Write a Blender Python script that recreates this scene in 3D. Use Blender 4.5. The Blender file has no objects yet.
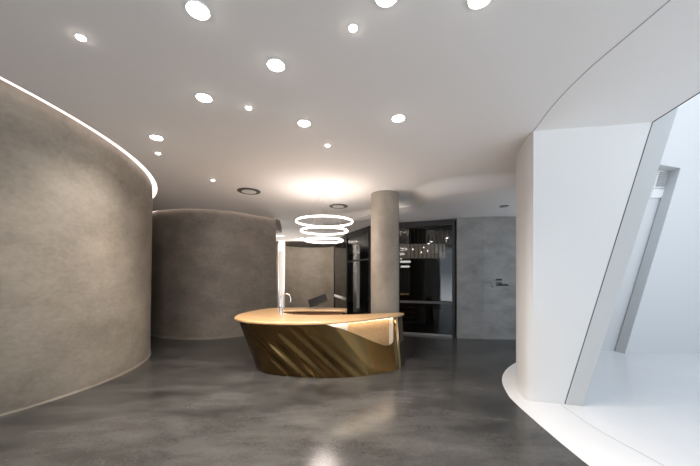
import bpy, bmesh, math
from mathutils import Vector, geometry
from math import sin, cos, pi, radians

scene = bpy.context.scene
COL = scene.collection
H = 3.48      # main ceiling
L = 3.30      # lower ceiling at the back

# ------------------------------------------------------------ materials
def new_mat(name):
    m = bpy.data.materials.new(name); m.use_nodes = True
    nt = m.node_tree
    for n in list(nt.nodes):
        nt.nodes.remove(n)
    out = nt.nodes.new('ShaderNodeOutputMaterial')
    return m, nt, out

def principled(name, col, rough=0.5, metal=0.0, col2=None, scale=3.0, detail=6, bump=0.0,
               rough2=None, stretch=(1, 1, 1), fine=0.0, fine_k=14, spec=0.5, emit=None, emit_s=0.0, coat=0.0):
    m, nt, out = new_mat(name)
    p = nt.nodes.new('ShaderNodeBsdfPrincipled')
    nt.links.new(p.outputs[0], out.inputs[0])
    p.inputs['Base Color'].default_value = (*col, 1)
    p.inputs['Roughness'].default_value = rough
    p.inputs['Metallic'].default_value = metal
    p.inputs['Specular IOR Level'].default_value = spec
    p.inputs['Coat Weight'].default_value = coat
    if emit:
        p.inputs['Emission Color'].default_value = (*emit, 1)
        p.inputs['Emission Strength'].default_value = emit_s
    if col2 is not None or bump or rough2 is not None:
        tc = nt.nodes.new('ShaderNodeTexCoord')
        mp = nt.nodes.new('ShaderNodeMapping')
        mp.inputs['Scale'].default_value = stretch
        nt.links.new(tc.outputs['Object'], mp.inputs[0])
        n1 = nt.nodes.new('ShaderNodeTexNoise')
        n1.inputs['Scale'].default_value = scale
        n1.inputs['Detail'].default_value = detail
        n1.inputs['Roughness'].default_value = 0.62
        n1.inputs['Distortion'].default_value = 0.2
        nt.links.new(mp.outputs[0], n1.inputs['Vector'])
        cr = nt.nodes.new('ShaderNodeMapRange')
        cr.inputs['From Min'].default_value = 0.32
        cr.inputs['From Max'].default_value = 0.68
        nt.links.new(n1.outputs['Fac'], cr.inputs['Value'])
        fac = cr.outputs[0]
        if fine:
            n2 = nt.nodes.new('ShaderNodeTexNoise')
            n2.inputs['Scale'].default_value = scale * fine_k
            n2.inputs['Detail'].default_value = 4
            nt.links.new(mp.outputs[0], n2.inputs['Vector'])
            mx = nt.nodes.new('ShaderNodeMix')
            mx.inputs[0].default_value = fine
            nt.links.new(fac, mx.inputs[2]); nt.links.new(n2.outputs['Fac'], mx.inputs[3])
            fac = mx.outputs[0]
        if col2 is not None:
            mc = nt.nodes.new('ShaderNodeMix'); mc.data_type = 'RGBA'
            mc.inputs[6].default_value = (*col, 1); mc.inputs[7].default_value = (*col2, 1)
            nt.links.new(fac, mc.inputs[0])
            nt.links.new(mc.outputs[2], p.inputs['Base Color'])
        if rough2 is not None:
            mr = nt.nodes.new('ShaderNodeMapRange')
            mr.inputs['To Min'].default_value = rough; mr.inputs['To Max'].default_value = rough2
            nt.links.new(fac, mr.inputs['Value'])
            nt.links.new(mr.outputs[0], p.inputs['Roughness'])
        if bump:
            b = nt.nodes.new('ShaderNodeBump'); b.inputs['Strength'].default_value = bump
            b.inputs['Distance'].default_value = 0.02
            nt.links.new(fac, b.inputs['Height']); nt.links.new(b.outputs[0], p.inputs['Normal'])
    return m

def emitter(name, col, s):
    m, nt, out = new_mat(name)
    e = nt.nodes.new('ShaderNodeEmission')
    e.inputs[0].default_value = (*col, 1); e.inputs[1].default_value = s
    nt.links.new(e.outputs[0], out.inputs[0])
    return m

def dark_glass(name):
    m, nt, out = new_mat(name)
    t = nt.nodes.new('ShaderNodeBsdfTransparent'); t.inputs[0].default_value = (.42, .43, .43, 1)
    g = nt.nodes.new('ShaderNodeBsdfGlossy'); g.inputs['Roughness'].default_value = 0.015
    g.inputs[0].default_value = (.9, .9, .9, 1)
    f = nt.nodes.new('ShaderNodeFresnel'); f.inputs[0].default_value = 1.45
    mr = nt.nodes.new('ShaderNodeMapRange')
    mr.inputs['To Min'].default_value = 0.03; mr.inputs['To Max'].default_value = 1.0
    nt.links.new(f.outputs[0], mr.inputs['Value'])
    mx = nt.nodes.new('ShaderNodeMixShader')
    nt.links.new(mr.outputs[0], mx.inputs[0]); nt.links.new(t.outputs[0], mx.inputs[1]); nt.links.new(g.outputs[0], mx.inputs[2])
    nt.links.new(mx.outputs[0], out.inputs[0])
    return m

M = {}
M['concrete'] = principled('concrete plaster', (.15, .13, .105), .62, col2=(.34, .30, .248), scale=1.5, bump=.22, detail=10, stretch=(1, 1, 1.6), fine=.5, fine_k=9, rough2=.5)
M['concrete_grey'] = principled('grey concrete plaster', (.17, .167, .163), .65, col2=(.33, .322, .314), scale=1.6, bump=.12, stretch=(1, 1, 1.8), fine=.25)
M['concrete_dark'] = principled('brown concrete plaster', (.12, .10, .082), .65, col2=(.31, .262, .215), scale=1.4, bump=.15, stretch=(1, 1, 1.6), fine=.5, fine_k=9)
M['column'] = principled('column concrete', (.20, .170, .137), .65, col2=(.35, .305, .252), scale=2.0, bump=.15, stretch=(1, 1, .8), fine=.3)
M['ceiling'] = principled('ceiling paint', (.86, .84, .825), .8)
M['white'] = principled('white paint', (.67, .67, .67), .65)
M['white_floor'] = principled('white poured floor', (.68, .68, .69), .3, col2=(.71, .71, .715), scale=2)
M['reveal'] = principled('shaded panel paint', (.50, .51, .515), .6)  # grey puts the shade of the side-facing strips into the colour
M['dark_line'] = principled('dark joint', (.06, .06, .06), .7)
M['joint'] = principled('grey joint', (.42, .42, .42), .7)
M['floor'] = principled('polished concrete floor', (.006, .006, .006), .15, col2=(.088, .086, .083), scale=1.5, rough2=.24, fine=.45, fine_k=30, detail=4, stretch=(.6, 1.3, 1), spec=.36)
M['brass'] = principled('brushed brass', (.20, .125, .048), .10, metal=1.0)
M['brass_lip'] = principled('pale metal lip', (.75, .70, .62), .4, metal=.3)
M['oak'] = principled('light oak veneer', (.47, .29, .14), .38, col2=(.57, .37, .185), scale=4, stretch=(1.0, 7, 7), coat=.25)
M['redwood'] = principled('red brown wood', (.15, .055, .025), .45, col2=(.20, .08, .04), scale=4, stretch=(5, 5, 1))
M['chrome'] = principled('chrome', (.85, .85, .85), .12, metal=1.0)
M['black'] = principled('black metal', (.018, .018, .018), .4)
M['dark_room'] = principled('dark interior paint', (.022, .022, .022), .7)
M['screen'] = principled('dark screen', (.012, .011, .010), .6, spec=.2)
M['grille'] = principled('dark grille', (.10, .095, .09), .5)
M['grey_metal'] = principled('grey metal', (.30, .30, .29), .4, metal=.6)
M['transom'] = principled('dark transom metal', (.09, .09, .09), .5)
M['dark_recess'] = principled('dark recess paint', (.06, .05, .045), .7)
M['rod'] = principled('satin rod', (.55, .52, .48), .35, metal=.4)
M['white_plastic'] = principled('white plastic', (.82, .82, .81), .4)
M['vent_grey'] = principled('vent louvre grey', (.38, .38, .40), .5)
M['glass'] = dark_glass('tinted glass')
M['cove'] = emitter('cove strip light', (1.0, .85, .78), 1.05)
M['lens'] = emitter('downlight lens', (1.0, .95, .89), 26)
M['spot_lens'] = emitter('spot lens', (1.0, .90, .80), 16)
M['ring'] = emitter('led ring light', (1.0, .90, .82), 3.4)
M['ring_small'] = emitter('small led ring light', (1.0, .92, .84), 1.6)
M['strip'] = emitter('counter strip light', (1.0, .84, .64), 8)
M['wall_strip'] = emitter('vertical strip light', (1.0, .90, .80), .42)
M['shade'] = principled('lit shade', (.35, .30, .26), .8, emit=(1, .82, .68), emit_s=.20)
M['bulb'] = emitter('small bulb', (1, .86, .7), 6)

# ------------------------------------------------------------ mesh helpers
class MB:
    def __init__(s): s.v = []; s.f = []; s.smooth = []
    def add(s, vs, fs, smooth=False):
        o = len(s.v); s.v += [tuple(v) for v in vs]
        for f in fs:
            s.f.append([i + o for i in f]); s.smooth.append(smooth)
        return s
    def loft(s, loops, closed=True, caps=True, smooth=True):
        n = len(loops[0]); vs = [p for l in loops for p in l]; fs = []
        for i in range(len(loops) - 1):
            for j in range(n if closed else n - 1):
                k = (j + 1) % n
                fs.append([i*n+j, i*n+k, (i+1)*n+k, (i+1)*n+j])
        s.add(vs, fs, smooth)
        if caps and closed:
            for l in (loops[0], loops[-1]):
                tri = geometry.tessellate_polygon([[Vector(p) for p in l]])
                s.add(l, [list(t) for t in tri], False)
        return s
    def prism(s, poly, z0, z1, smooth=False):
        return s.loft([[(x, y, z0) for x, y in poly], [(x, y, z1) for x, y in poly]], smooth=smooth)
    def prism_y(s, poly, y0, y1):
        return s.loft([[(x, y0, z) for x, z in poly], [(x, y1, z) for x, z in poly]], smooth=False)
    def box(s, c, d, rz=0):
        x, y, z = d[0]/2, d[1]/2, d[2]/2
        ca, sa = cos(rz), sin(rz)
        p = [(-x, -y), (x, -y), (x, y), (-x, y)]
        p = [(c[0]+a*ca-b*sa, c[1]+a*sa+b*ca) for a, b in p]
        return s.prism(p, c[2]-z, c[2]+z)
    def lathe(s, prof, c=(0, 0, 0), n=40, smooth=True):
        loops = [[(c[0]+r*cos(2*pi*j/n), c[1]+r*sin(2*pi*j/n), c[2]+z) for j in range(n)] for r, z in prof]
        return s.loft(loops, smooth=smooth)
    def tube(s, pts, r, n=10, closed=False):
        pts = [Vector(p) for p in pts]; loops = []; m = len(pts)
        up = None
        for i, p in enumerate(pts):
            if closed: t = pts[(i+1) % m] - pts[i-1]
            else: t = pts[min(i+1, m-1)] - pts[max(i-1, 0)]
            t.normalize()
            if up is None:
                up = Vector((0, 0, 1)) if abs(t.z) < .9 else Vector((0, 1, 0))
            a = t.cross(up)
            if a.length < 1e-4: a = t.cross(Vector((1, 0, 0)))
            a.normalize(); b = a.cross(t)
            rr = r[i] if isinstance(r, (list, tuple)) else r
            loops.append([tuple(p + a*rr*cos(2*pi*k/n) + b*rr*sin(2*pi*k/n)) for k in range(n)])
            up = b
        if closed: loops.append(loops[0])
        return s.loft(loops, caps=not closed)
    def torus(s, c, R, rx, rz, n=96, k=12):
        loops = []
        for i in range(n + 1):
            a = 2*pi*i/n
            loops.append([(c[0]+(R+rx*cos(2*pi*j/k))*cos(a), c[1]+(R+rx*cos(2*pi*j/k))*sin(a), c[2]+rz*sin(2*pi*j/k)) for j in range(k)])
        return s.loft(loops, caps=False)
    def build(s, name, mat, parent=None, origin=None):
        me = bpy.data.meshes.new(name)
        v = s.v
        if origin is not None and parent is None:
            v = [(a-origin[0], b-origin[1], c-origin[2]) for a, b, c in v]
        if parent is not None:
            o = Vector(parent_origin(parent))
            v = [tuple(Vector(p) - o) for p in v]
        me.from_pydata(v, [], s.f)
        bm = bmesh.new(); bm.from_mesh(me)
        for f, sm in zip(bm.faces, s.smooth): f.smooth = sm
        bmesh.ops.remove_doubles(bm, verts=bm.verts, dist=1e-5)
        bmesh.ops.recalc_face_normals(bm, faces=bm.faces)
        bm.to_mesh(me); bm.free()
        me.materials.append(mat)
        if any(s.smooth):
            try: me.set_sharp_from_angle(angle=radians(35))
            except Exception: pass
        ob = bpy.data.objects.new(name, me); COL.objects.link(ob)
        if parent is not None: ob.parent = parent
        elif origin is not None: ob.location = origin
        return ob

def parent_origin(p):
    v = Vector(p.location)
    while p.parent is not None:
        p = p.parent; v += Vector(p.location)
    return v

def tag(o, label=None, cat=None, group=None, kind=None):
    if label: o['label'] = label
    if cat: o['category'] = cat
    if group: o['group'] = group
    if kind: o['kind'] = kind
    return o

def empty(name, loc, label, cat, group=None):
    e = bpy.data.objects.new(name, None); COL.objects.link(e); e.location = loc
    e.empty_display_size = .1
    return tag(e, label, cat, group)

def struct(name, mb, mat, label=None, parent=None):
    o = mb.build(name, M[mat] if isinstance(mat, str) else mat, parent)
    if parent is None: tag(o, label, None, None, 'structure')
    return o

def copy_tree(o, loc):
    c = o.copy(); COL.objects.link(c); c.location = loc
    for ch in list(o.children):
        d = ch.copy(); COL.objects.link(d); d.parent = c
    return c

def catmull(pts, n=10, closed=False):
    pts = [Vector(p) for p in pts]; out = []; m = len(pts)
    for i in range(m if closed else m - 1):
        if closed: p0, p1, p2, p3 = pts[i-1], pts[i], pts[(i+1) % m], pts[(i+2) % m]
        else:
            p1, p2 = pts[i], pts[i+1]
            p0 = pts[i-1] if i > 0 else p1*2 - p2
            p3 = pts[i+2] if i + 2 < m else p2*2 - p1
        for k in range(n):
            t = k / n
            out.append(tuple(.5*((2*p1) + (p2-p0)*t + (2*p0-5*p1+4*p2-p3)*t*t + (3*p1-p0-3*p2+p3)*t**3)))
    if not closed: out.append(tuple(pts[-1]))
    return out

def offset(pts, d):
    out = []
    for i, p in enumerate(pts):
        a = pts[max(i-1, 0)]; b = pts[min(i+1, len(pts)-1)]
        tx, ty = b[0]-a[0], b[1]-a[1]; l = math.hypot(tx, ty) or 1
        out.append((p[0] - ty/l*d, p[1] + tx/l*d))
    return out

def arc(c, r, a0, a1, n=60):
    return [(c[0]+r*cos(radians(a0+(a1-a0)*i/n)), c[1]+r*sin(radians(a0+(a1-a0)*i/n))) for i in range(n+1)]

# ------------------------------------------------------------ plan curves
C_LO, R_LO = (-6.97, 4.9), 3.09          # foot of the big curved wall on the left
C_HI, R_HI = (-8.4, 3.35), 5.26          # edge of the ceiling slot above it
GAP = .08
slot1 = arc(C_HI, R_HI, -75, 78, 90)
slot2 = catmull([(-6.7, 9.3), (-5.47, 8.30), (-4.9, 8.03), (-4.30, 7.92), (-3.62, 8.03), (-3.08, 8.36), (-2.64, 8.92), (-2.26, 9.34)], 10)
wall2 = [(x, y) for x, y in offset(slot2, GAP)]
edgeA = catmull([(3.6, 4.95), (3.0, 5.08), (2.3, 5.28), (1.65, 5.55), (1.3, 6.1), (1.25, 6.8), (.85, 7.5), (.3, 8.05), (-.9, 8.75), (-1.7, 9.35), (-2.23, 9.56)], 10)
edgeB = catmull([(3.8, 5.5), (3.05, 5.58), (2.36, 5.78), (1.85, 6.05), (1.7, 6.5), (1.65, 7.1), (1.2, 7.9), (.45, 8.5), (-.75, 9.2), (-1.6, 9.85), (-2.27, 10.0)], 10)

# ------------------------------------------------------------ floor
f = MB().prism([(-10, -4.2), (11, -4.2), (11, 18), (-10, 18)], -.12, 0)
struct('floor', f, 'floor', 'dark grey polished concrete floor of the lobby')
wf_edge = catmull([(3.9, 6.45), (3.28, 5.89), (2.80, 5.38), (2.457, 4.85), (2.25, 4.30), (2.18, 3.95), (2.13, 3.37), (2.10, 2.63), (2.10, 1.0), (2.10, -4.1)], 10)
f = MB().prism(wf_edge + [(10.9, -4.1), (10.9, 7.0), (3.9, 7.0)], -.02, .006)
struct('floor_white', f, 'white_floor', 'white poured floor with a curved edge beside the dark floor')
j = catmull([(2.80, 4.0), (2.73, 3.84), (2.68, 3.31), (2.70, 2.99), (2.74, 2.65), (2.80, 1.5), (2.85, -3.5)], 8)
jo = offset(j, .008)
f = MB().prism(j + jo[::-1], .0055, .0075)
struct('trim_1', f, 'joint', 'thin joint line in the white floor')

# ------------------------------------------------------------ ceiling
poly = [(2.9, -4.2), (3.2, 0), (3.40, 2.6), (3.44, 2.95), (3.545, 3.52), (3.6, 3.9)] + edgeA + slot2[::-1] + slot1[::-1] + [(-7.0, -4.2)]
m = MB().prism(poly, H, H + .09)
struct('ceiling', m, 'ceiling', 'smooth white ceiling with recessed lights')
loops = []
for i in range(9):
    t = i / 8; z = H - (H - L) * (.5 - .5*cos(pi*t))
    loops.append([(a[0]+(b[0]-a[0])*t, a[1]+(b[1]-a[1])*t, z) for a, b in zip(edgeA, edgeB)])
up = [[(x, y, z + .09) for x, y, z in l] for l in loops]
m = MB()
sec = [[*[l[i] for l in loops], *[l[i] for l in up[::-1]]] for i in range(len(edgeA))]
m.loft(sec)
struct('ceiling_slope', m, 'ceiling', 'soft curved step where the ceiling drops at the back')
poly = edgeB + [(-2.5, 11.0), (-10, 11.0), (-10, 18), (6, 18), (6, 6.9), (4.25, 6.9), (4.1, 5.5)]
struct('ceiling_back', MB().prism(poly, L, L + .09), 'ceiling', 'lower flat ceiling at the back of the lobby')
# seam in the ceiling, dark edge line at the opening
s1 = catmull([(2.28, 3.75), (2.14, 3.15), (2.085, 2.665), (2.09, 2.34), (2.10, 1.975), (2.10, 1.0), (2.10, -3)], 10)
struct('trim_2', MB().prism(s1 + offset(s1, .012)[::-1], H - .002, H + .01), 'joint', 'fine curved seam line in the ceiling')
e1 = [(3.2, 0), (3.40, 2.6), (3.44, 2.95), (3.545, 3.52)]
struct('trim_3', MB().prism(e1 + offset(e1, -.012)[::-1], H - .004, H + .10), 'dark_line', 'thin dark edge of the ceiling at the bright atrium')
# roof void over the slots
struct('ceiling_void', MB().prism([(-10, -4.2), (2.8, -4.2), (3.1, 0), (3.3, 2.6), (3.5, 4.9), (-2, 11), (-10, 11)], H + .35, H + .45), 'ceiling', 'closed slab above the ceiling slot')

vp = [(2.9, -4.15), (3.15, 0), (3.3, 2.6), (3.5, 4.9)]
struct('trim_8', MB().prism(vp + offset(vp, .05)[::-1], H + .05, H + .45), 'ceiling', 'upstand at the edge of the ceiling')
vp = [(3.5, 4.9), (-2, 11), (-10, 11)]
struct('trim_9', MB().prism(vp + offset(vp, .05)[::-1], L + .05, H + .45), 'ceiling', 'upstand over the step of the ceiling')
vp = [(-7, -4.15), (2.9, -4.15)]
struct('trim_10', MB().prism(vp + offset(vp, .05)[::-1], H + .05, H + .45), 'ceiling', 'upstand at the front edge of the ceiling')

# ------------------------------------------------------------ curved wall on the left
def wl(c, r, z):
    a = [(x, y, z) for x, y in arc(c, r, -75, 78, 90)]
    return a + [(-9.9, 9.0, z), (-9.9, -3.0, z)]
loops = [[tuple(Vector(p)*(1-t) + Vector(q)*t) for p, q in zip(wl(C_LO, R_LO, 0), wl(C_HI, R_HI - GAP, H + .3))] for t in [i/8 for i in range(9)]]
struct('wall_left', MB().loft(loops), 'concrete', 'big curved beige concrete wall on the left')
b0 = arc(C_LO, R_LO + .012, -75, 78, 90); b1 = arc(C_LO, R_LO - .02, -75, 78, 90)
struct('baseboard_left', MB().prism(b0 + b1[::-1], .0, .03), 'concrete', 'thin pale base strip of the curved left wall')
def cove(name, inner, outer, z, label):
    m = MB().prism(inner + outer[::-1], z, z + .025)
    o = m.build(name, M['cove'])
    return tag(o, label, 'cove light', 'cove strip lights')
cove('cove_light', arc(C_HI, R_HI - GAP - .02, -60, 78, 90), arc(C_HI, R_HI - .002, -60, 78, 90), H + .03, 'bright cove light strip along the top of the big curved left wall')

# curved wall at the back left
lo = wall2 + [(-3.1, 11.2), (-7.5, 11.2), (-7.5, 10)]
struct('wall_back_left', MB().prism(lo, 0, H + .3, smooth=True), 'concrete_dark', 'curved brown concrete wall at the back left')
bb = offset(wall2, -.012)
struct('baseboard_back', MB().prism(bb + wall2[::-1], 0, .07), 'concrete', 'thin base strip of the curved back left wall')
cove('cove_light', offset(slot2, GAP + .02), offset(slot2, .002), H + .03, 'dim curved cove light strip over the brown back left wall')
sl3 = catmull([(-2.55, 11.75), (-3.2, 11.95), (-4.2, 12.1), (-5.6, 12.1)], 8)
m = MB().prism(sl3 + offset(sl3, .2)[::-1], L - .012, L + .012)
tag(m.build('cove_light', M['cove']), 'short cove light glimpsed past the right end of the brown back wall', 'cove light', 'cove strip lights')

# concave niche far back
na = arc((-2.0, 14.6), 1.4, -5, 185, 60); nb = arc((-2.0, 14.6), 1.55, -5, 185, 60)
struct('wall_niche', MB().prism(na + nb[::-1], 0, L, smooth=True), 'concrete', 'concave concrete niche wall at the far back')
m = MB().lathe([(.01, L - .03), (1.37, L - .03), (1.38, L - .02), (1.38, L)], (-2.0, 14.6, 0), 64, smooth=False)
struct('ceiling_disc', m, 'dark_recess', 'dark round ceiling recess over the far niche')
struct('trim_4', MB().box((-3.06, 13.42, L/2), (.26, .2, L)), 'white', 'narrow white wall end left of the niche')
wl_ = empty('wall_light', (-3.04, 13.3, .1), 'tall vertical glowing light strip at the left end of the far niche', 'wall light')
MB().box((-3.05, 13.30, 1.5), (.15, .04, 2.7)).build('diffuser', M['wall_strip'], wl_)
MB().box((-3.04, 13.31, .13), (.20, .06, .04)).build('end_cap', M['white_plastic'], wl_)
MB().box((-3.04, 13.31, 2.87), (.20, .06, .04)).build('end_cap', M['white_plastic'], wl_)
struct('wall_back', MB().box((-2, 17.6, L/2), (16, .2, L)), 'white', 'plain wall behind the niche')

struct('wall_end_left', MB().box((-9.95, 6.8, 1.9), (.1, 22, 3.8)), 'white', 'plain side wall beyond the curved walls')
struct('wall_front', MB().box((-6.6, -4.1, 1.9), (6.8, .2, 3.8)), 'white', 'plain unseen wall beside the entrance behind the viewer, sized to limit reflected daylight')  # unseen; its width limits the daylight mirrored in the dark glass
# right back concrete wall
cw = [(2.93, 8.22), (3.6, 8.08), (4.6, 8.02), (5.2, 8.02), (5.2, 8.4), (3.0, 8.5)]
struct('wall_back_right', MB().prism(cw, 0, L), 'concrete_grey', 'grey concrete wall with small lettering at the back right')

# ------------------------------------------------------------ white pier on the right
bot = [(2.79, 3.91), (2.43, 3.99)] + catmull([(2.43, 3.99), (2.375, 4.04), (2.385, 4.16), (2.45, 4.38), (2.56, 4.62), (2.69, 4.86), (2.83, 5.08), (3.0, 5.28)], 5)[1:] + [(3.3, 5.28), (3.1, 4.15)]
top = [(3.545, 3.52), (2.285, 3.735)] + catmull([(2.285, 3.735), (2.295, 3.85), (2.33, 3.99), (2.43, 4.30), (2.545, 4.58), (2.69, 4.86), (2.83, 5.08), (3.0, 5.28)], 5)[1:] + [(3.5, 5.28), (3.75, 3.9)]
lb = [(x, y, 0) for x, y in bot]; lt = [(x, y, H) for x, y in top]
m = MB().loft([[tuple(Vector(p)*(1-t) + Vector(q)*t) for p, q in zip(lb, lt)] for t in (0, .25, .5, .75, 1)])
struct('wall_right', m, 'white', 'white wall with a rounded left end and a slanted right edge')
def slant(name, a0, a1, b0, b1, t1, th, mat, label):
    """slab between two slanted lines a and b (each foot, head at ceiling height), carried up to t1"""
    a0, a1, b0, b1 = map(Vector, (a0, a1, b0, b1))
    at = a0 + (a1-a0)*t1; bt = b0 + (b1-b0)*t1
    d = Vector((.35*th, th, 0))
    m = MB().loft([[tuple(a0), tuple(b0), tuple(b0+d), tuple(a0+d)], [tuple(at), tuple(bt), tuple(bt+d), tuple(at+d)]], smooth=False)
    return struct(name, m, mat, label)
slant('trim_5', (2.79, 3.905, 0), (3.545, 3.515, H), (2.797, 3.902, 0), (3.552, 3.514, H), 1.3, .2, 'dark_line', 'dark shadow gap along the slanted wall edge')
slant('trim_6', (2.797, 3.902, 0), (3.552, 3.514, H), (2.985, 3.85, 0), (3.742, 3.462, H), 1.35, .2, 'reveal', 'slanted reveal panel of the white wall, its shade painted in grey')

# ------------------------------------------------------------ atrium
struct('wall_far_right', MB().prism_y([(5.96, 0), (10.9, 0), (10.9, 6.6), (5.25, 6.6), (5.25, 4.36), (7.17, 4.03)], 6.5, 6.75), 'white', 'tall white atrium wall with a slanted opening')
struct('wall_recess', MB().box((6.32, 6.81, 3.3), (2.14, .1, 6.6)), 'white', 'white wall at the back of the slanted opening')
struct('trim_7', MB().prism_y([(5.95, 0), (5.965, 0), (7.17, 4.0), (7.155, 4.0)], 6.735, 6.745), 'dark_line', 'thin dark line behind the slanted opening edge')
struct('trim_11', MB().prism_y([(5.945, 0), (5.96, 0), (7.17, 4.03), (7.155, 4.03)], 6.5, 6.733), 'reveal', 'added lining that paints the shade of the slanted opening edge')  # thin lining added to give the jamb its shaded tone
struct('wall_atrium_side', MB().box((11, 1.2, 3.3), (.2, 11, 6.6)), 'white', 'white side wall of the atrium')

av = empty('air_vent', (6.98, 6.74, 3.69), 'small slanted louvred air vent high on the white recess wall', 'vent')
fr = MB()
fr.prism_y([(6.80, 3.66), (7.05, 3.66), (7.17, 4.06), (6.92, 4.06)], 6.725, 6.76); fr.build('frame', M['white_plastic'], av)
for k in range(8):
    z = 3.70 + k*.043; x = 6.83 + (z-3.66)*.3
    MB().prism_y([(x, z), (x+.19, z), (x+.198, z+.026), (x+.008, z+.026)], 6.70, 6.724).build('louvre', M['vent_grey'], av)
MB().prism_y([(6.73, 3.45), (6.98, 3.45), (7.04, 3.64), (6.79, 3.64)], 6.715, 6.76).build('cover_plate', M['white_plastic'], av)

# ------------------------------------------------------------ dark glazed room at the back
P = [(2.90, 8.40), (1.44, 8.95), (.63, 9.5), (-.10, 11.2), (-.72, 13.9)]
def glazed(n, a, b, label, bars):
    e = bpy.data.objects.new('window_%d' % n, None); COL.objects.link(e); e.location = (a[0], a[1], 0)
    tag(e, label, None, None, 'structure')
    ang = math.atan2(b[1]-a[1], b[0]-a[0]); ln = math.hypot(b[0]-a[0], b[1]-a[1])
    mid = ((a[0]+b[0])/2, (a[1]+b[1])/2)
    MB().box((mid[0], mid[1], 1.60), (ln - .06, .012, 3.10), ang).build('pane', M['glass'], e)
    MB().box((mid[0], mid[1], L - .08), (ln, .07, .15), ang).build('head_rail', M['black'], e)
    MB().box((mid[0], mid[1], .03), (ln, .06, .05), ang).build('sill_rail', M['grey_metal'], e)
    for z, h, mt in bars:
        MB().box((mid[0], mid[1], z), (ln - .06, .05, h), ang).build('transom', M[mt], e)
    for q in (a, b):
        MB().box((q[0], q[1], L/2), (.075, .075, L - .02), ang).build('post', M['black'], e)
    return e
glazed(1, P[0], P[1], 'tall dark glass panel right of the round column', [(.95, .07, 'transom')])
glazed(2, P[1], P[2], 'dark glass panel hidden behind the round column', [])
glazed(3, P[2], P[3], 'dark glass panel left of the round column', [(2.25, .04, 'transom')])
glazed(4, P[3], P[4], 'narrow far glass panel beside the niche', [(.85, .10, 'white_plastic')])
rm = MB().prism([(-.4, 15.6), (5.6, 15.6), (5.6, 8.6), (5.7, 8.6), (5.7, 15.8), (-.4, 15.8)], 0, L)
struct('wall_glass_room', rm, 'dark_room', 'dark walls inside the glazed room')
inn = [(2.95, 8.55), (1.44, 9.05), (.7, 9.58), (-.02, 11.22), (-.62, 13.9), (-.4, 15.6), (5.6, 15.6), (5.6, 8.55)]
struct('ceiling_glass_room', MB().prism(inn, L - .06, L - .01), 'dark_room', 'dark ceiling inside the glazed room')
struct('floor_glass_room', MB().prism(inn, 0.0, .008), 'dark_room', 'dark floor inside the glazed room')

ch = empty('rod_chandelier', (2.35, 9.75, L - .06), 'wide chandelier of vertical rods behind the right glass panel', 'chandelier')
MB().box((2.35, 9.75, L - .075), (1.75, .12, .03)).build('canopy_bar', M['black'], ch)
for k in range(13):
    x = 1.56 + k*.132
    MB().tube([(x, 9.75, L - .08), (x, 9.75, 2.22)], .013, 8).build('rod', M['rod'], ch)
MB().box((2.32, 9.95, 2.54), (1.66, .05, .48)).build('shade', M['shade'], ch)
for x, z in ((1.72, 2.62), (2.08, 2.60), (2.44, 2.66), (2.56, 2.55), (2.36, 2.50)):
    MB().lathe([(.004, -.02), (.016, -.01), (.016, .01), (.004, .02)], (x, 9.915, z), 12).build('bulb', M['bulb'], ch)

def ring_pendant(name, loc, z0, spec, canopy_r, label, mat, cat, top, rod=.0018, tk=(.010, .018)):
    e = empty(name, loc, label, cat)
    x, y = loc[0], loc[1]
    MB().lathe([(.01, top), (canopy_r, top), (canopy_r, top - .02), (canopy_r*.93, top - .032), (.01, top - .032)], (x, y, 0), 40, smooth=False).build('canopy', M['white_plastic'], e)
    zb = top - .03
    for i, (R, z, dx) in enumerate(spec):
        r = MB().torus((x+dx, y, z), R, *tk).build('ring', M[mat], e)
        for a in (30, 150, 270):
            p = (x+dx+R*cos(radians(a)), y+R*sin(radians(a)), z + tk[1]*.7)
            c = MB().tube([p, (x + .05*cos(radians(a)), y + .05*sin(radians(a)), zb)], rod, 6)
            c.build('cable', M['rod'], e)
    return e
ring_pendant('ring_pendant_light', (-.55, 6.24, H), 0, [(.585, 2.82, .02), (.485, 2.628, .015), (.39, 2.43, .01)], .15,
             'large pendant of three stacked glowing rings above the brass desk', 'ring', 'pendant light', H)
ring_pendant('ring_pendant_light', (1.93, 10.5, L - .06), 0, [(.21, 2.38, 0), (.18, 2.22, 0), (.14, 2.05, .0)], .06,
             'small pendant of three glowing rings behind the right dark glass', 'ring_small', 'pendant light', L - .06, .003, (.016, .03))

sh = empty('slatted_shelf', (1.85, 9.6, .008), 'low dark rack with thin pale shelves behind the right glass panel', 'shelf')
for x in (1.52, 2.05):
    for y in (9.45, 9.75):
        MB().box((x, y, .5), (.03, .03, .985)).build('post', M['black'], sh)
for k in range(5):
    MB().box((1.785, 9.6, .24 + k*.16), (.56, .34, .018)).build('shelf_board', M['rod'], sh)

# ------------------------------------------------------------ round column
m = MB().lathe([(.305, 0), (.305, H)], (.76, 6.55, 0), 64)
o = m.build('concrete_column', M['column'], None, (.76, 6.55, 0))
tag(o, 'round concrete column standing behind the brass desk', 'column')

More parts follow.
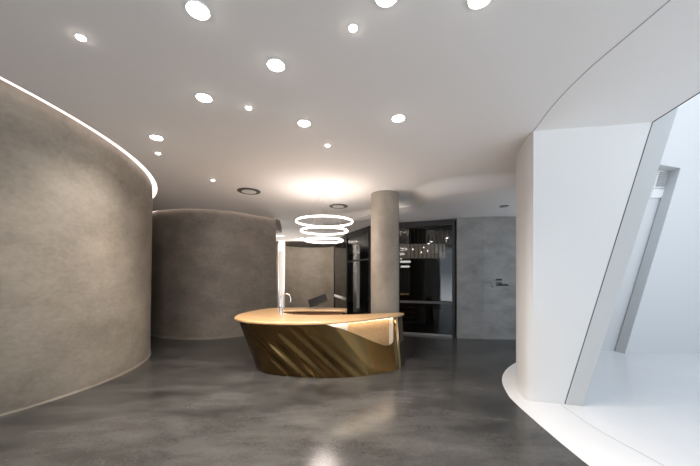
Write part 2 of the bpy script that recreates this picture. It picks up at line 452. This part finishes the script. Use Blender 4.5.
# ------------------------------------------------------------ reception desk
DK = empty('reception_desk', (-.5, 5.85, 0), 'curved brass reception desk with a light wood counter on the dark floor', 'desk')
TOPZ = .95; TH = .045
pairs = [((1.03, 5.95), (1.07, 5.80)), ((.90, 5.72), (.93, 5.50)), ((.74, 5.55), (.74, 5.32)), ((.22, 5.14), (.30, 5.06)),
         ((-.26, 4.88), (-.15, 4.96)), ((-.70, 4.78), (-.57, 4.95)), ((-1.15, 4.79), (-1.02, 5.03)), ((-1.62, 4.95), (-1.43, 5.17)),
         ((-1.94, 5.26), (-1.66, 5.40)), ((-2.06, 5.57), (-1.76, 5.66)), ((-2.09, 6.02), (-1.80, 6.02)), ((-1.91, 6.70), (-1.65, 6.5)),
         ((-1.62, 7.0), (-1.35, 6.85)), ((-.84, 7.08), (-.8, 6.95)), ((-.12, 6.92), (-.12, 6.80))]
NS = 14
tp = catmull([p[0] for p in pairs], NS); bt = catmull([p[1] for p in pairs], NS)
BZ = TOPZ - TH
# height of the brass sheet along the desk (fraction of control index)
hk = [(0, BZ), (1.28, BZ), (1.36, .80), (1.46, .60), (1.58, .50), (1.78, .46), (2.05, .435), (2.3, .44), (2.65, .53), (3.17, .677), (3.72, .81), (4.15, .875), (4.35, BZ), (20, BZ)]
def lerp_tab(tab, x):
    for (a, va), (b, vb) in zip(tab, tab[1:]):
        if x <= b: return va + (vb-va)*(x-a)/(b-a)
    return tab[-1][1]
def smooth_h(x):
    return sum(lerp_tab(hk, max(0, x + d)) for d in (-.06, -.03, 0, .03, .06)) / 5
NV = 26
def shell_row(i, inset):
    a, b = tp[i], bt[i]; u = i / NS; zt = smooth_h(u); row = []
    i0, i1 = max(i-1, 0), min(i+1, len(tp)-1)
    for k in range(NV + 1):
        z = zt * k / NV; t = z / BZ
        x = b[0] + (a[0]-b[0])*t; y = b[1] + (a[1]-b[1])*t
        tx = (tp[i1][0]-tp[i0][0])*t + (bt[i1][0]-bt[i0][0])*(1-t)
        ty = (tp[i1][1]-tp[i0][1])*t + (bt[i1][1]-bt[i0][1])*(1-t)
        l = math.hypot(tx, ty) or 1
        # twisted flutes beaten into the sheet: they lean to the right on the way down
        ph = u + 1.8*(1-t)
        env = max(0, min(1, (ph - 4.6)/1.0)) * max(0, min(1, (9.0 - ph)/1.0)) * max(0, min(1, (8.6-u)/1.2))
        fl = .028*env*(.62 + .38*sin(1.9*ph + 1.3*t))*cos(2*pi*(ph + .10*sin(2.3*ph))/.66) * max(0, sin(pi*min(1, .10 + .90*t)))**.5
        d = fl - inset
        row.append((x - ty/l*d, y + tx/l*d, z))
    return row
m = MB(); secs = []
for i in range(len(tp)):
    secs.append(shell_row(i, 0) + shell_row(i, .03)[::-1])
m.loft(secs)
m.build('brass_shell', M['brass'], DK)
# counter: C-shaped slab
co = catmull([(1.075, 5.95), (.92, 5.69), (.76, 5.54), (.22, 5.10), (-.26, 4.83), (-.70, 4.73), (-1.15, 4.74), (-1.65, 4.90), (-1.99, 5.22), (-2.12, 5.57),
              (-2.15, 6.02), (-1.97, 6.74), (-1.66, 7.06), (-.84, 7.14), (-.07, 6.97)], 10)
ci = catmull([(-.07, 6.46), (-.6, 6.53), (-1.1, 6.54), (-1.37, 6.40), (-1.35, 6.1), (-1.12, 5.82), (-.85, 5.72), (-.5, 5.70), (-.15, 5.74), (.25, 5.83), (.6, 5.96), (.9, 6.05), (1.03, 6.06)], 10)
ring = co + ci
def inset_closed(p, d):
    n = len(p); out = []
    for i in range(n):
        a, b = p[i-1], p[(i+1) % n]; tx, ty = b[0]-a[0], b[1]-a[1]; l = math.hypot(tx, ty) or 1
        out.append((p[i][0] + ty/l*d, p[i][1] - tx/l*d))
    return out
m = MB()
m.loft([[(x, y, TOPZ - TH) for x, y in inset_closed(ring, .012)], [(x, y, TOPZ - TH + .012) for x, y in ring],
        [(x, y, TOPZ - .010) for x, y in ring], [(x, y, TOPZ) for x, y in inset_closed(ring, .009)]])
m.build('countertop', M['oak'], DK)
# lit wood panel set back behind the cut in the brass sheet
a, b = int(.75*NS), int(4.7*NS)
po = offset(tp[a:b], .13); pi_ = offset(tp[a:b], .16)
# travel is clockwise: positive offset is outward, so step inward
po = offset(tp[a:b], -.13); pi_ = offset(tp[a:b], -.16)
MB().prism(po + pi_[::-1], .30, BZ, smooth=True).build('front_panel', M['oak'], DK)
s_o = offset(tp[int(1.4*NS):int(4.2*NS)], -.05); s_i = offset(tp[int(1.4*NS):int(4.2*NS)], -.075)
MB().prism(s_o + s_i[::-1], BZ - .014, BZ - .002).build('strip_light', M['strip'], DK)
q = tp[int(1.30*NS):int(1.30*NS)+5]
MB().prism(offset(q, -.035) + offset(q, -.125)[::-1], .30, BZ - .02).build('end_lip', M['brass_lip'], DK)
q = tp[int(3.45*NS):int(4.45*NS)]
MB().prism(offset(q, -.10) + offset(q, -.125)[::-1], .70, BZ - .02, smooth=True).build('side_lip', M['brass_lip'], DK)
# inner carcass facing the staff side
cin = offset(ci[2:-3], -.03); cin2 = offset(ci[2:-3], -.06)
MB().prism(cin + cin2[::-1], 0, BZ).build('inner_cabinet', M['redwood'], DK)
MB().box((-.09, 6.70, BZ/2), (.025, .42, BZ)).build('end_panel', M['redwood'], DK)

# ------------------------------------------------------------ tap and screen on the counter
tx, ty = -1.32, 5.72
T = empty('tap', (tx, ty, TOPZ), 'chrome gooseneck tap standing on the wood counter', 'tap')
MB().lathe([(.034, TOPZ), (.034, TOPZ + .012), (.026, TOPZ + .02), (.026, TOPZ + .15), (.018, TOPZ + .165), (.01, TOPZ + .165)], (tx, ty, 0), 24).build('body', M['chrome'], T)
pts = [(tx, ty, TOPZ + .15), (tx, ty, TOPZ + .30)]
for k in range(1, 13):
    a = pi - pi*k/12*1.05
    pts.append((tx + .095 + .095*cos(a), ty - .0*k, TOPZ + .30 + .10*sin(a)))
pts.append((pts[-1][0]-.004, ty, TOPZ + .245))
MB().tube(pts, .0125, 12).build('spout', M['chrome'], T)
MB().tube([(tx + .02, ty, TOPZ + .10), (tx + .05, ty - .01, TOPZ + .105), (tx + .075, ty - .015, TOPZ + .13)], .008, 8).build('handle', M['chrome'], T)

sx, sy = -.78, 6.84
S = empty('tilted_screen', (sx, sy, TOPZ), 'dark tilted screen on a small stand on the back counter', 'screen')
MB().lathe([(.06, TOPZ), (.06, TOPZ + .010), (.02, TOPZ + .014), (.012, TOPZ + .05)], (sx, sy, 0), 20).build('base', M['grey_metal'], S)
MB().tube([(sx, sy, TOPZ + .045), (sx + .04, sy + .03, TOPZ + .11)], .012, 8).build('arm', M['black'], S)
pan = bmesh.new()
import mathutils
rot = mathutils.Euler((radians(40), radians(-20), radians(8))).to_matrix()
def panel(w, h, d, off):
    c = Vector((sx + .045, sy + .02, TOPZ + .185)); vs = []
    for dz in (-d/2, d/2):
        for x, y in ((-w/2, -h/2), (w/2, -h/2), (w/2, h/2), (-w/2, h/2)):
            vs.append(tuple(c + rot @ Vector((x, y, dz + off))))
    return MB().add(vs, [[0, 1, 2, 3], [4, 5, 6, 7], [0, 1, 5, 4], [1, 2, 6, 5], [2, 3, 7, 6], [3, 0, 4, 7]])
panel(.44, .24, .018, 0).build('casing', M['black'], S)
panel(.42, .22, .004, .0105).build('display', M['screen'], S)

# ------------------------------------------------------------ ceiling fittings
def fitting(name, r, lens, label, cat, loc, group):
    e = empty(name, loc, label, cat, group)
    x, y, z = loc
    MB().lathe([(r, z), (r*1.16, z), (r*1.18, z - .004), (r*1.10, z - .008), (r, z - .006)], (x, y, 0), 36).build('bezel', M['white_plastic'], e)
    MB().lathe([(r, z - .001), (r, z - .006), (r*.9, z - .012), (r*.6, z - .018), (r*.02, z - .021)], (x, y, 0), 36).build('lens', M[lens], e)
    return e
def on_ceiling(px, py, hz=H):
    y = 300*(hz - 1.65)/(278 - py)
    return ((px - 350)/300*y, y, hz)
big = [((198, 10), 'large round downlight nearest the viewer, at the upper left of the ceiling'),
       ((276, 65), 'large round downlight in the middle of the ceiling, in front of the left-centre lights'),
       ((204, 97.5), 'large round downlight between the front light and the curved left wall'),
       ((304, 123), 'large round downlight in front of the ring pendant'),
       ((398.5, 118), 'large round downlight in front of the round column, rightmost whole one'),
       ((156.5, 137.5), 'large round downlight nearest the end of the curved left wall'),
       ((480, -2), 'large round downlight cut by the top of the frame, right one of two'),
       ((386.5, -4), 'large round downlight cut by the top of the frame, left one of two')]
small = [((81, 37), 'small spot light alone at the upper left above the curved wall'),
         ((353, 27.5), 'small spot light at the top centre of the ceiling'),
         ((248.5, 107.5), 'small spot light between two large downlights in the ceiling middle'),
         ((158, 153), 'small spot light just behind the leftmost large downlight'),
         ((213, 180), 'small spot light nearest the brown curved back wall'),
         ((327.5, 145), 'small spot light just in front of the ring pendant canopy')]
proto = {}
def place(kind, r, lens, cat, group, items):
    for i, (p, label) in enumerate(items):
        loc = on_ceiling(*p)
        if i == 0: proto[kind] = fitting(kind, r, lens, label, cat, loc, group); o = proto[kind]
        else:
            o = copy_tree(proto[kind], loc); o['label'] = label
        yield o
LB = list(place('recessed_downlight', .068, 'lens', 'downlight', 'large ceiling downlights', big))
LS = list(place('spot_light', .030, 'spot_lens', 'spot light', 'small ceiling spot lights', small))
def lamp(name, kind, loc, energy, col, size=.06, angle=120, blend=.8, rot=(0, 0, 0)):
    ld = bpy.data.lights.new(name, kind); ld.energy = energy; ld.color = col
    ld.shadow_soft_size = size
    if kind == 'SPOT': ld.spot_size = radians(angle); ld.spot_blend = blend
    o = bpy.data.objects.new(name, ld); COL.objects.link(o); o.location = loc; o.rotation_euler = rot
    return o
for o in LB:
    lamp('downlight_glow', 'SPOT', (o.location.x, o.location.y, H - .05), (8 if o.location.x > .9 else 28) if o.location.x > .2 else 95, (1, .93, .86), .07, 150, .9)
nl = copy_tree(proto['spot_light'], (-2.0, 12.45, L)); nl['label'] = 'added far spot light to brighten the concave niche, hidden behind the glowing rings'  # extra fitting put in to brighten the dark niche
lamp('added_niche_fill', 'SPOT', (-2.0, 12.45, L - .05), 190, (1, .88, .77), .03, 150, .6, (radians(48), 0, 0))  # fill light of the added niche fitting
for o in LS:
    lamp('spot_glow', 'SPOT', (o.location.x, o.location.y, H - .05), 70, (1, .82, .66), .03, 80, .7)

def air_diffuser(loc, label):
    e = empty('ceiling_diffuser', loc, label, 'air diffuser', 'round ceiling air diffusers')
    x, y, z = loc
    MB().lathe([(.20, z), (.235, z), (.235, z - .012), (.21, z - .02), (.20, z - .012)], (x, y, 0), 40).build('rim', M['grille'], e)
    MB().lathe([(.12, z - .002), (.15, z - .02), (.01, z - .03)], (x, y, 0), 40).build('cone', M['white_plastic'], e)
    for k in range(24):
        a = 2*pi*k/24
        MB().box((x + .178*cos(a), y + .178*sin(a), z - .008), (.055, .012, .012), a).build('blade', M['grille'], e)
    return e
air_diffuser(on_ceiling(249, 191), 'round ceiling air diffuser above the brown curved back wall')
air_diffuser(on_ceiling(338.5, 206), 'round ceiling air diffuser behind the ring pendant')
c = on_ceiling(504, 206, L)
dt = empty('ceiling_speaker', c, 'small dark round fitting in the low ceiling over the grey right wall', 'ceiling fitting')
MB().lathe([(.01, L), (.095, L), (.095, L - .012), (.08, L - .018), (.01, L - .018)], (c[0], c[1], 0), 28).build('rim', M['grille'], dt)
MB().lathe([(.07, L - .017), (.06, L - .026), (.01, L - .028)], (c[0], c[1], 0), 28).build('cover', M['vent_grey'], dt)

# ------------------------------------------------------------ lettering on the grey wall
W = empty('wall_sign', (4.0, 8.05, 1.5), 'small dark lettering on the grey concrete wall', 'sign')
def stroke(x0, z0, w, h):
    yy = 8.08 - (x0 - 3.6)*.06 - .012
    return MB().box((x0 + w/2, yy, z0 + h/2), (w, .02, h))
m = MB()
for (x, z, w, h) in ((3.80, 1.42, .012, .15), (3.86, 1.40, .012, .17), (3.77, 1.545, .13, .012), (3.79, 1.46, .11, .012), (3.83, 1.38, .012, .08)):
    b = stroke(x, z, w, h); m.add(b.v, b.f)
m.build('emblem', M['grey_metal'], W)
def text_line(x, z, n, cw, h):
    m = MB()
    for k in range(n):
        xx = x + k*cw
        b = stroke(xx, z, cw*.18, h); m.add(b.v, b.f)
        b = stroke(xx, z + h*(.84 if k % 2 else .42), cw*.75, h*.2); m.add(b.v, b.f)
        b = stroke(xx + cw*.6, z, cw*.18, h*(1 if k % 3 else .6)); m.add(b.v, b.f)
    m.build('text_line', M['black'], W)
text_line(3.93, 1.585, 3, .05, .045)
text_line(3.93, 1.50, 4, .035, .03)
text_line(3.93, 1.44, 7, .046, .045)

# ------------------------------------------------------------ light
w = bpy.data.worlds.new('sky'); scene.world = w; w.use_nodes = True
nt = w.node_tree
bg = nt.nodes.get('Background') or nt.nodes.new('ShaderNodeBackground')
# bright hazy sky above, below the horizon a brightness added to lift the lobby ceiling
tcw = nt.nodes.new('ShaderNodeTexCoord'); sep = nt.nodes.new('ShaderNodeSeparateXYZ')
nt.links.new(tcw.outputs['Generated'], sep.inputs[0])
mrw = nt.nodes.new('ShaderNodeMapRange')
mrw.inputs['From Min'].default_value = -.06; mrw.inputs['From Max'].default_value = .02
nt.links.new(sep.outputs['Z'], mrw.inputs['Value'])
mw = nt.nodes.new('ShaderNodeMix'); mw.data_type = 'RGBA'
mw.inputs[6].default_value = (1.65, 1.75, 1.86, 1); mw.inputs[7].default_value = (.49, .565, .64, 1)
nt.links.new(mrw.outputs[0], mw.inputs[0]); nt.links.new(mw.outputs[2], bg.inputs[0])
bg.inputs[1].default_value = 1.0
lamp('added_ceiling_fill', 'SPOT', (-2.7, 12.4, .5), 110, (1, .92, .84), .1, 150, .8, (pi, 0, 0))  # added unseen fill aimed up at the low ceiling by the niche
# warm lift from the pendant
lamp('pendant_glow', 'POINT', (-.55, 6.24, 2.40), 30, (1, .87, .79), .3)

# ------------------------------------------------------------ camera
cd = bpy.data.cameras.new('camera'); cam = bpy.data.objects.new('camera', cd); COL.objects.link(cam)
cam.location = (0, 0, 1.65); cam.rotation_euler = (pi/2, 0, 0)
cd.sensor_width = 36; cd.lens = 36*300/700; cd.shift_y = 45/700; cd.clip_start = .02
scene.camera = cam
vs = scene.view_settings
vs.view_transform = 'Standard'; vs.look = 'None'; vs.gamma = 1; vs.exposure = 1.12
try: vs.use_curve_mapping = False
except Exception: pass
scene.cycles.use_denoising = True
scene.cycles.max_bounces = 10; scene.cycles.diffuse_bounces = 6; scene.cycles.transparent_max_bounces = 12
scene.cycles.sample_clamp_indirect = 6
scene.cycles.caustics_reflective = True
